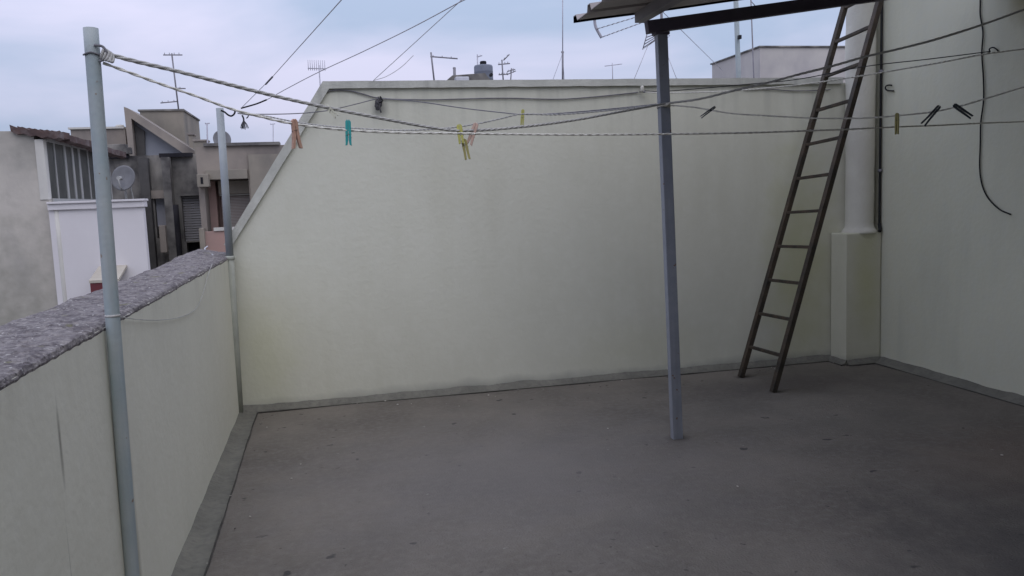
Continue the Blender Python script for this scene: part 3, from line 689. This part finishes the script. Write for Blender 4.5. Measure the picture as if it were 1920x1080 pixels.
# dark stained house behind
YD = 21.0
def X(px, y=YD, py=350): return at(px, py, y=y).x
def Z(py, y=YD, px=300): return at(px, py, y=y).z
b3 = thing('dark_stained_house', 'dark mould stained house wall behind the white block with grey shutters', 'house', (X(290), YD, -9))
zt3 = Z(291, YD, 290)
ops = [(X(287), X(309), Z(447), Z(372)), (X(338), X(381, YD), Z(455), Z(369)), (X(341), X(378), Z(480), Z(457))]
sfa = MB(); facade(sfa, X(150), X(383), -9, zt3, YD, ops, .4); sfa.build('wall', 'b_dark', b3)
MB().box(ops[0][0], ops[0][1], YD+.18, YD+.24, ops[0][2]+.28, ops[0][3]).build('shutter', 'shut_blue', b3)
MB().box(ops[0][0], ops[0][1], YD+.2, YD+.26, ops[0][2], ops[0][2]+.27).build('dark_panel', 'dark_room', b3)
sh = MB()
for k in range(18):
    z = ops[1][2]+k*(ops[1][3]-ops[1][2])/18; sh.box(ops[1][0], ops[1][1], YD+.15, YD+.2, z, z+(ops[1][3]-ops[1][2])/18-.012, .006)
sh.build('shutter', 'shut_grey', b3)
MB().box(ops[2][0], ops[2][1], YD+.3, YD+.38, ops[2][2], ops[2][3]).build('dark_opening', 'dark_room', b3)
MB().box(ops[1][0]-.02, ops[1][1]+.02, YD-.05, YD-.003, ops[1][3]+.0, ops[1][3]+.05).build('window_lintel', 'b_dark', b3)
MB().box(ops[0][0]-.04, ops[0][1]+.04, YD-.12, YD-.003, ops[0][3], Z(357)).build('lintel_box', 'b_beige', b3)
MB().box(X(200), X(247), YD-.14, YD+.1, zt3-.06, zt3+.03).build('cornice', 'dark_room', b3)
MB().box(X(300, YD, 290), X(366), YD-.14, YD+.1, zt3-.06, zt3+.03).build('cornice', 'dark_room', b3)
MB().box(X(311), X(326), YD-.35, YD-.003, -9, zt3-.07).build('chimney_breast', 'b_dark', b3)
MB().box(X(267), X(284), YD-.22, YD-.003, -9, zt3-.07).build('buttress', 'b_darker', b3)
MB().tube([(X(330), YD-.3, z) for z in (-9, 0, 1.2, Z(385))], .07, 8).build('drain_pipe', 'dark_room', b3)
MB().box(X(307, YD, 440), X(319, YD, 440), YD-.55, YD-.36, Z(472), Z(422), .02).build('meter_box', 'b_beige', b3)
# satellite dishes
def dish(px, py, y, r, face, label, mt='dish'):
    c = at(px, py, y=y); t = thing('satellite_dish', label, 'satellite dish', c, 'satellite dishes on the left houses')
    q_ = Vector(face).normalized().to_track_quat('Z', 'Y').to_matrix().to_4x4(); m = Matrix.Translation(c) @ q_
    s = MB(); prof = [(r*i/8, .22*r*(i/8)**2) for i in range(1, 9)]; n = 28
    rings = []
    for off in (0, -.02):
        rings.append([[s.bm.verts.new(m @ Vector((rr*math.cos(2*PI*k/n), rr*1.08*math.sin(2*PI*k/n), z+off))) for k in range(n)] for rr, z in prof])
        cc = s.bm.verts.new(m @ Vector((0, 0, off)))
        for k in range(n): s.bm.faces.new((cc, rings[-1][0][k], rings[-1][0][(k+1) % n])).smooth = True
        for a_, b_ in zip(rings[-1], rings[-1][1:]):
            for k in range(n): s.bm.faces.new((a_[k], a_[(k+1) % n], b_[(k+1) % n], b_[k])).smooth = True
    for k in range(n): s.bm.faces.new((rings[0][-1][k], rings[0][-1][(k+1) % n], rings[1][-1][(k+1) % n], rings[1][-1][k]))
    s.build('reflector', mt, t)
    lnb = m @ Vector((0, -r*.25, r*.95))
    fa = MB().tube([m @ Vector((0, -r, .2*r)), m @ Vector((0, -r*.9, r*.6)), lnb], .016, 6).build('feed_arm', 'alu', t)
    MB().tube([lnb, lnb+(c-lnb).normalized()*.13], .045, 10).build('receiver', 'alu', fa)
    return t, c
t, c = dish(233, 335, 19.9, .27, (-.25, -1, .3), 'grey satellite dish on a stand in front of the dark stained wall')
MB().tube([c+Vector((0, .08, 0)), c+Vector((-.02, .1, -.35)), (c.x, c.y+.1, 1.70)], .025, 8).build('stand', 'alu', t)
MB().tube([c+Vector((.1, .08, -.18)), (c.x+.15, c.y+.1, 1.70)], .014, 8).build('stand_brace', 'alu', t)
# roof they stand on: dim terrace slab behind the white house
b25 = thing('rear_terrace', 'low flat terrace roof behind the white house carrying the satellite dish', 'building', (-4, 19.5, -9))
MB().box(-5.4, -4.2, 18.1, 20.7, -9, 1.69).build('wall', 'b_dark', b25)
MB().box(-5.42, -4.18, 18.08, 18.2, 1.693, 1.76).build('kerb', 'b_trim', b25)

# gable (stair bulkhead) with recessed triangle, on top of the dark house
YG = 22.0
gb = thing('stair_bulkhead', 'triangular concrete stair bulkhead sloping down to the right with a recessed bluish side', 'bulkhead', (X(290, YG), YG, zt3))
def G(px, py): p = at(px, py, y=YG); return (p.x, p.z)
zb = zt3+.01
A_ = G(232, 200); A2 = G(240, 203); Bt = G(367, 284); Bb = (G(367, 290)[0]+.03, zb)
ring = [(A_[0]+.02, zb), A_, A2, Bt, Bb]
Ai = G(246, 222); Bi = G(352, 288)
s = MB(); bm = s.bm
# frame = left jamb + sloping band (prisms)
s.prism([(A_[0]+.02, zb), A_, A2, (Ai[0], Ai[1]), (G(252, 290)[0], zb)], 'y', YG, YG+1.2)
s.prism([A2, Bt, Bb, (Bi[0], zb), (Ai[0], Ai[1])], 'y', YG, YG+1.2)
s.build('frame', 'b_beige', gb)
s = MB(); s.prism([(G(252, 290)[0]-.05, zb), (Ai[0]-.01, Ai[1]-.0), (Bi[0]+.05, zb)], 'y', YG+.30, YG+.36); s.build('recessed_panel', 'b_blue', gb)
MB().prism([(G(253, 288)[0], zb), (G(249, 232)[0], G(249, 232)[1]), (G(267, 244)[0], G(267, 244)[1]), (G(268, 288)[0], zb)], 'y', YG+.22, YG+.295).build('recess_shade_strip', 'b_darker', gb)  # shade on the left of the recess, modelled as a dark strip
# tower box behind
bt = thing('roof_tower', 'square beige rooftop tower behind the triangular bulkhead with an antenna on top', 'tower', (X(305, 23.5), 23.5, zt3))
p1 = at(343, 208, y=23.5); p0 = at(262, 208, y=23.5)
MB().box(p0.x, p1.x, 23.5, 26.3, -9, p1.z).build('wall', 'b_tower', bt)
MB().box(p0.x-.04, p1.x+.03, 23.46, 26.34, p1.z+.003, p1.z+.05).build('coping', 'b_dark', bt)
for px0, px1, pyt, yy, lb in ((353, 361, 250, 22.6, 'narrow beige rooftop chimney against the tower'), (363, 387, 262, 21.6, 'wide low beige rooftop chimney right of the triangular bulkhead')):
    a, b = at(px0, pyt, y=yy), at(px1, pyt, y=yy)
    t = thing('chimney', lb, 'chimney', ((a.x+b.x)/2, yy, zt3))
    MB().box(a.x, b.x, yy, yy+.4, 1.5, a.z-.05, .01).build('stack', 'b_tower', t)
    MB().box(a.x-.03, b.x+.03, yy-.03, yy+.43, a.z-.047, a.z, .01).build('cap', 'b_beige', t)
# beige low block behind veranda roof
b5 = thing('beige_block', 'low beige rooftop block between the tiled veranda roof and the triangular bulkhead', 'building', (X(190, 22.6), 22.6, -9))
a = at(132, 243, y=22.6); b = at(236, 243, y=22.6)
MB().box(a.x, b.x-.02, 22.6, 26, -9, a.z).build('wall', 'b_beige', b5)
MB().box(a.x-.04, b.x-.03, 22.55, 26, a.z+.003, a.z+.05).build('coping', 'b_trim', b5)
a = at(221, 236, y=22.6); MB().lathe((a.x, 22.8, a.z-.10), [(.10, -.02), (.11, .02), (.06, .03), (.06, .08), (.11, .09), (.09, .14)], 12).build('vent_cowl', 'b_trim', b5)
rb = MB()
for i in range(26):
    yy = 20.9; p = at(random.uniform(203, 240), random.uniform(279, 291), y=yy)
    s_ = random.uniform(.05, .13); rb.box(p.x-s_, p.x+s_, yy-s_, yy+s_, zt3+.035, zt3+.035+s_*random.uniform(.5, 2.2), .01)
rb.build('rubble_heap', 'b_dark', label='heap of dark rubble on the roof edge below the low beige block', category='rubble', kind='stuff')

# beige house with pink recess
YE = 19.6
b6 = thing('beige_pink_house', 'weathered beige house with a pink walled recessed balcony left of the back wall slope', 'house', (X(440, YE), YE, -9))
def XE(px, py=350): return at(px, py, y=YE).x
def ZE(py, px=430): return at(px, py, y=YE).z
zt6 = ZE(274)
xr = XE(620)
rec = (XE(383), XE(467), -2.5, ZE(336))
s = MB(); facade(s, XE(372), xr, -9, zt6, YE, [rec], 1.0); s.build('wall', 'b_beige', b6)
MB().box(XE(388), XE(530), YE-.08, YE+.4, zt6+.003, zt6+.07).build('coping', 'b_dark', b6)
MB().box(XE(388), XE(466), YE-.10, YE-.003, ZE(336), ZE(318), .01).build('lintel_band', 'b_tower', b6)
MB().box(rec[0]-.02, rec[1]+.02, YE+1.0, YE+1.1, -2.6, rec[3]+.05).build('recess_wall', 'b_pink', b6)
MB().box(XE(383), XE(401, 400), YE+.62, YE+.99, -2.5, rec[3]-.01).build('recess_pier', 'b_pink', b6)
s = MB(); za, zb_ = ZE(432), ZE(367); nn = 22
for k in range(nn): s.box(XE(405), rec[1]-.01, YE+.75, YE+.8, za+(zb_-za)*k/nn, za+(zb_-za)*(k+1)/nn-.012, .005)
rsh = s.build('roller_shutter', 'shut_pink', b6)
MB().box(XE(404), rec[1]-.01, YE+.6, YE+.83, zb_+.01, zb_+.04).build('shutter_rail', 'b_trim', rsh)
MB().box(XE(404), rec[1]-.01, YE+.5, YE+.84, zb_+.05, rec[3]-.02).build('shutter_box', 'b_tower', rsh)
MB().box(XE(378), rec[1]-.0, YE-.12, YE-.004, -2.0, ZE(432), .01).build('balcony_front', 'b_pink', b6)
MB().box(XE(396), rec[1]-.0, YE-.15, YE+.05, ZE(432)+.003, ZE(428)+.03).build('balcony_coping', 'b_trim', b6)
MB().box(XE(369), XE(379), YE-.25, YE-.004, -2, ZE(425), .02).build('pier', 'b_tower', b6)
MB().box(XE(470), xr, YE-.06, YE-.004, -9, zt6-.2).build('render_panel', 'b_tower', b6)
ac = thing('wall_vent_box', 'pale beige box with a dark slot on the corner of the beige house', 'box', at(380, 338, y=YE-.3))
p0, p1 = at(370, 351, y=YE-.3), at(390, 326, y=YE-.3)
MB().box(p0.x, p1.x, YE-.3, YE-.005, p0.z, p1.z, .015).build('casing', 'b_tower', ac)
MB().box(p0.x+.08, p0.x+.13, YE-.31, YE-.302, p0.z+.07, p1.z-.07).build('slot', 'dark_room', ac)
t, c = dish(416, 262, 20.3, .20, (.3, -1, .35), 'round satellite dish on the beige house roof behind the corner pole')
MB().tube([c+Vector((0, .05, 0)), (c.x, c.y+.06, zt6-.02)], .025, 8).build('stand', 'alu', t)

# ------------------------------------------------------------------ buildings hidden behind the back wall and far ones
nb = thing('rear_house', 'flat roofed house directly behind the back wall hidden by it', 'house', (5, 12, -9))
MB().box(.35, 11, 6.83, 17, -9, 1.6).build('wall', 'b_grey', nb)
MB().box(.33, 11.02, 6.82, 17.02, 1.603, 1.64).build('roof', 'roofing', nb)
YF = 25.0
zf = at(900, 156, y=YF).z-.1
fb_ = thing('far_flat_house', 'far flat roofed house whose edge shows above the back wall', 'house', (8, 27, -9))
MB().box(1.8, 22, YF-1, YF+9, -9, zf).build('wall', 'far_white', fb_)
MB().box(1.78, 22.02, YF-1.02, YF+9.02, zf+.003, zf+.04).build('roof', 'roofing', fb_)
a = at(845, 140, y=YF); b = at(891, 137, y=YF)
MB().prism([(a.x-.35, zf), (a.x-.1, zf+.22), (a.x+.05, a.z-.02), (b.x+.3, b.z), (b.x+.6, zf)], 'y', YF, YF+1.5).build('low_roof', 'b_dark', fb_)
a = at(867, 146, y=YF-.2); MB().box(a.x-.22, a.x+.18, YF-.35, YF-.02, zf, a.z+.02, .03).build('skylight', 'whiteplastic', fb_)
# pale far house top right
cor = at(1425, 89, y=YF)
yl = YF+ (at(1335, 118, x=cor.x).y-YF)
wt = thing('pale_rooftop_house', 'pale far house corner rising above the back wall left of the ladder', 'house', (cor.x+2, YF, -9))
xe = at(1640, 88, y=YF).x
MB().box(cor.x, xe, YF-.0, at(1335, 118, x=cor.x).y, zf-2, cor.z).build('wall', 'far_white', wt)
MB().box(cor.x-.05, xe+.05, YF-.05, at(1335, 118, x=cor.x).y+.05, cor.z+.003, cor.z+.05).build('coping', 'b_dark', wt)
# water tank
tk = thing('water_tank', 'grey cylindrical plastic water tank on the far roof above the back wall', 'water tank', (at(909, 140, y=YF).x, YF, zf))
a, b = at(892, 120, y=YF), at(927, 120, y=YF); r_ = (b.x-a.x)/2; tcx = (a.x+b.x)/2; H_ = a.z-zf-.04
tb_ = MB().lathe((tcx, YF+.3, zf+.04), [(r_*.97, 0), (r_, .05), (r_, H_*.3), (r_*1.02, H_*.33), (r_, H_*.36), (r_, H_*.66), (r_*1.02, H_*.69), (r_, H_*.72), (r_, H_*.93), (r_*.93, H_), (r_*.42, H_+.03)], 32).build('tank', 'tank', tk)
MB().lathe((tcx, YF+.3, zf+.04+H_), [(r_*.34, .02), (r_*.36, .10), (r_*.30, .13)], 20).build('lid', 'dark_room', tb_)
MB().tube([(tcx+r_*.35, YF-.28, zf+.04+H_*.4), (tcx+r_*.35, YF-.42, zf+.04+H_*.4)], .05, 10).build('outlet', 'black', tb_)

# antennas ----------------------------------------------------------
def pole_part(t, pts, r, mt='ant', name='mast'): return MB().tube(pts, r, 8).build(name, mt, t)
def yagi(y, base, top, boomL, boomR, elems, label, mt='ant', r=.018, zb=None, lean=None, el=.12, vertical=True, booms=None):
    """base, top, boom ends in pixels on the plane y"""
    P = lambda px, py: at(px, py, y=y)
    b0 = P(*base); t0 = P(*top); b0.z = zb if zb is not None else b0.z
    t = thing('tv_antenna', label, 'antenna', b0, 'television antennas on the roofs')
    pole_part(t, [b0, t0], r, mt)
    for (l_, r2, n, size) in (booms or [(boomL, boomR, elems, el)]):
        A1_, B1_ = P(*l_), P(*r2)
        bm_ = pole_part(t, [A1_, B1_], r*.8, mt, 'boom')
        for k in range(n):
            q_ = A1_.lerp(B1_, (k+.3)/n) if n > 1 else A1_
            dv = Vector((0, 0, size)) if vertical else Vector((0, size*1.6, .1*size))
            q_ = q_+Vector((0, 0, 0)); pole_part(bm_, [q_-dv*(.25 if vertical else 1), q_+dv], r*.45, mt, 'element')
    return t
ztow = at(330, 207, y=24.2).z
yagi(24.2, (335, 208), (322, 100), None, None, 0, 'tall thin antenna mast with three crossbars on the square rooftop tower', 'ant', .02,
     booms=[((306, 103), (342, 103), 4, .06), ((318, 165), (348, 166), 2, .04), ((301, 193), (334, 190), 3, .05)], zb=p1.z if False else at(335, 205, y=24.2).z)
yagi(21.5, (388, 275), (388, 232), None, None, 0, 'small thin pole on the roof beside the low chimney', 'ant_pale', .018, booms=[((385, 232), (393, 231), 1, .03)], zb=zt6-.3)
yagi(30, (505, 276), (512, 232), None, None, 0, 'faint distant antenna above the beige house near the slope', 'ant_pale', .016, booms=[((507, 233), (516, 232), 1, .03)], zb=1.5)
yagi(20, (600, 160), (598, 122), None, None, 0, 'pale comb like antenna just left above the bend of the back wall', 'ant_pale', .014, booms=[((577, 128), (612, 129), 9, .19)], zb=1.6)
yagi(YF, (815, 155), (808, 98), None, None, 0, 'leaning antenna mast with one long boom pointing right, left of the water tank', 'ant', .025, booms=[((807, 106), (858, 110), 3, .05)], zb=zf)
yagi(YF+1, (852, 155), (852, 127), None, None, 0, 'short dark stub pole between the long boom antenna and the tank', 'ant', .045, booms=[((850, 128), (854, 128), 1, .02)], zb=zf)
yagi(YF+1.2, (896, 155), (895, 102), None, None, 0, 'pale small antenna standing behind the water tank', 'ant_pale', .02, booms=[((894, 107), (904, 104), 2, .04)], zb=zf)
t = yagi(YF, (944, 155), (941, 112), None, None, 0, 'cluttered antenna with several booms right of the water tank', 'ant', .022, booms=[((934, 121), (956, 119), 4, .06), ((935, 140), (953, 139), 4, .05), ((944, 113), (955, 102), 2, .05)], zb=zf)
yagi(YF-.4, (957, 155), (959, 128), None, None, 0, 'small square framed antenna at the right end of the cluster by the tank', 'ant', .018, booms=[((950, 140), (967, 133), 3, .10), ((951, 134), (966, 130), 2, .04)], zb=zf)
t = yagi(YF, (1055, 155), (1055, 96), None, None, 0, 'very tall needle mast alone above the middle of the back wall', 'ant', .03, booms=[((1053, 98), (1057, 98), 1, .03)], zb=zf)
pole_part(t, [at(1055, 98, y=YF), at(1055, -20, y=YF)], .016, 'ant_pale', 'upper_mast')
for px in (1040, 1069): pole_part(t, [at(1055, 100, y=YF), Vector((at(px, 155, y=YF).x, YF+.6, zf))], .006, 'ant_pale', 'guy_wire')
yagi(YF, (1149, 155), (1148, 118), None, None, 0, 'small bow shaped antenna between the needle mast and the canopy post', 'ant_pale', .014, booms=[((1134, 124), (1166, 120), 1, .02)], zb=zf)
# wide reflector antenna hidden behind the post, head showing under the canopy
YU = 10.0
t = yagi(YU, (1247, 160), (1240, 20), None, None, 0, 'large television antenna with comb like booms and a grid reflector behind the canopy post', 'ant', .018, booms=[((1200, 26), (1250, 16), 1, .01)], zb=1.64)
P = lambda px, py, dy=0: at(px, py, y=YU+dy)
MB().tube(crom([P(1114, 30), P(1116, 47), P(1120, 57), P(1128, 71)], 5), .018, 6).build('end_bracket', 'ant_pale', t)
for (a, b, n) in (((1117, 55), (1200, 30), 9), ((1128, 70), (1205, 42), 9), ((1112, 37), (1205, 20), 9)):
    A_, B_ = P(*a), P(*b)
    bm_ = pole_part(t, [A_, B_], .004, 'ant_pale', 'boom')
    for k in range(n):
        q_ = A_.lerp(B_, (k+.5)/n); pole_part(bm_, [q_+Vector((-.03, -.04, -.014)), q_+Vector((.03, .04, .016))], .0065, 'ant', 'element')
gv = [P(1216, 54), P(1205, 93), P(1228, 76), P(1228, 58)]
pole_part(t, [gv[0], gv[1], gv[2], gv[3]], .008, 'ant', 'reflector_frame')
for k in range(6):
    u = (k+.5)/6; pole_part(t, [gv[0].lerp(gv[1], u), gv[3].lerp(gv[2], u)+Vector((.03, 0, .02))], .006, 'ant', 'reflector_bar')
pole_part(t, [P(1220, 56), P(1229, 74)], .006, 'ant', 'reflector_bar')
pole_part(t, [P(1244, 60), P(1256, 67), P(1247, 75)], .006, 'ant_pale', 'dipole_loop')
for a, b in (((1215, 85), (1190, 146)), ((1250, 100), (1268, 146))):
    q_ = P(*b); pole_part(t, [P(*a), Vector((q_.x, q_.y, q_.z))+(q_-P(*a))*.35], .0035, 'guy', 'guy_wire')
# pipe mast and thin mast right of the post
t = thing('pipe_mast', 'blue grey pipe mast behind the back wall in front of the pale far house', 'mast', (at(1384, 145, y=8.2).x, 8.2, 1.64))
b0 = at(1385, 146, y=8.2); b1_ = at(1379, -20, y=8.2)
MB().tube([b0+(b0-b1_)*((b0.z-1.64)/(b1_.z-b0.z)), b1_], .026, 12).build('pipe', 'pipe_near', t)
p_ = at(1385, 70, y=8.15); MB().box(p_.x-.01, p_.x+.02, 8.12, 8.16, p_.z-.02, p_.z+.02, .003).build('clamp', 'black', t)
t = thing('thin_mast', 'very thin dark mast just right of the blue grey pipe mast', 'mast', (at(1413, 145, y=9).x, 9, 1.64))
b0 = at(1413.5, 146, y=9); b1_ = at(1407.5, -10, y=9)
MB().tube([b0+(b0-b1_)*((b0.z-1.64)/(b1_.z-b0.z)), b1_], .008, 8).build('mast', 'ant', t)
MB().tube([at(1408, 2, y=9), at(1417, 12, y=9)], .005, 6).build('stay', 'ant', t)
a = at(1276, 55, y=12); b = at(1338, 116, y=16)
MB().tube([a+(a-b)*.5, a, b, b+(b-a)*.4], .005, 6).build('far_wire', 'ant_pale', label='barely visible far wire slanting down to the pale far house', category='wire')

# small grit and plaster flakes lying about on the terrace
gr = MB()
for i in range(80):
    x = random.uniform(XL+.15, XR-.1); y = random.uniform(1.2, 6.5)
    if i % 3 == 0: x = XL+.12+abs(random.gauss(0, .09))
    elif i % 3 == 1: y = YB-.07-abs(random.gauss(0, .12))
    q_ = random.uniform(.002, .007)
    gr.box(-q_, q_, -q_*.7, q_*.7, -q_*.2, q_*.35, 0, Matrix.Translation((x, y, .009)) @ Matrix.Rotation(random.random()*3, 4, 'Z') @ Matrix.Rotation(.3*random.random(), 4, 'X'))
gr.build('grit', 'grit', label='scattered grit and plaster flakes on the terrace floor', category='grit', kind='stuff')
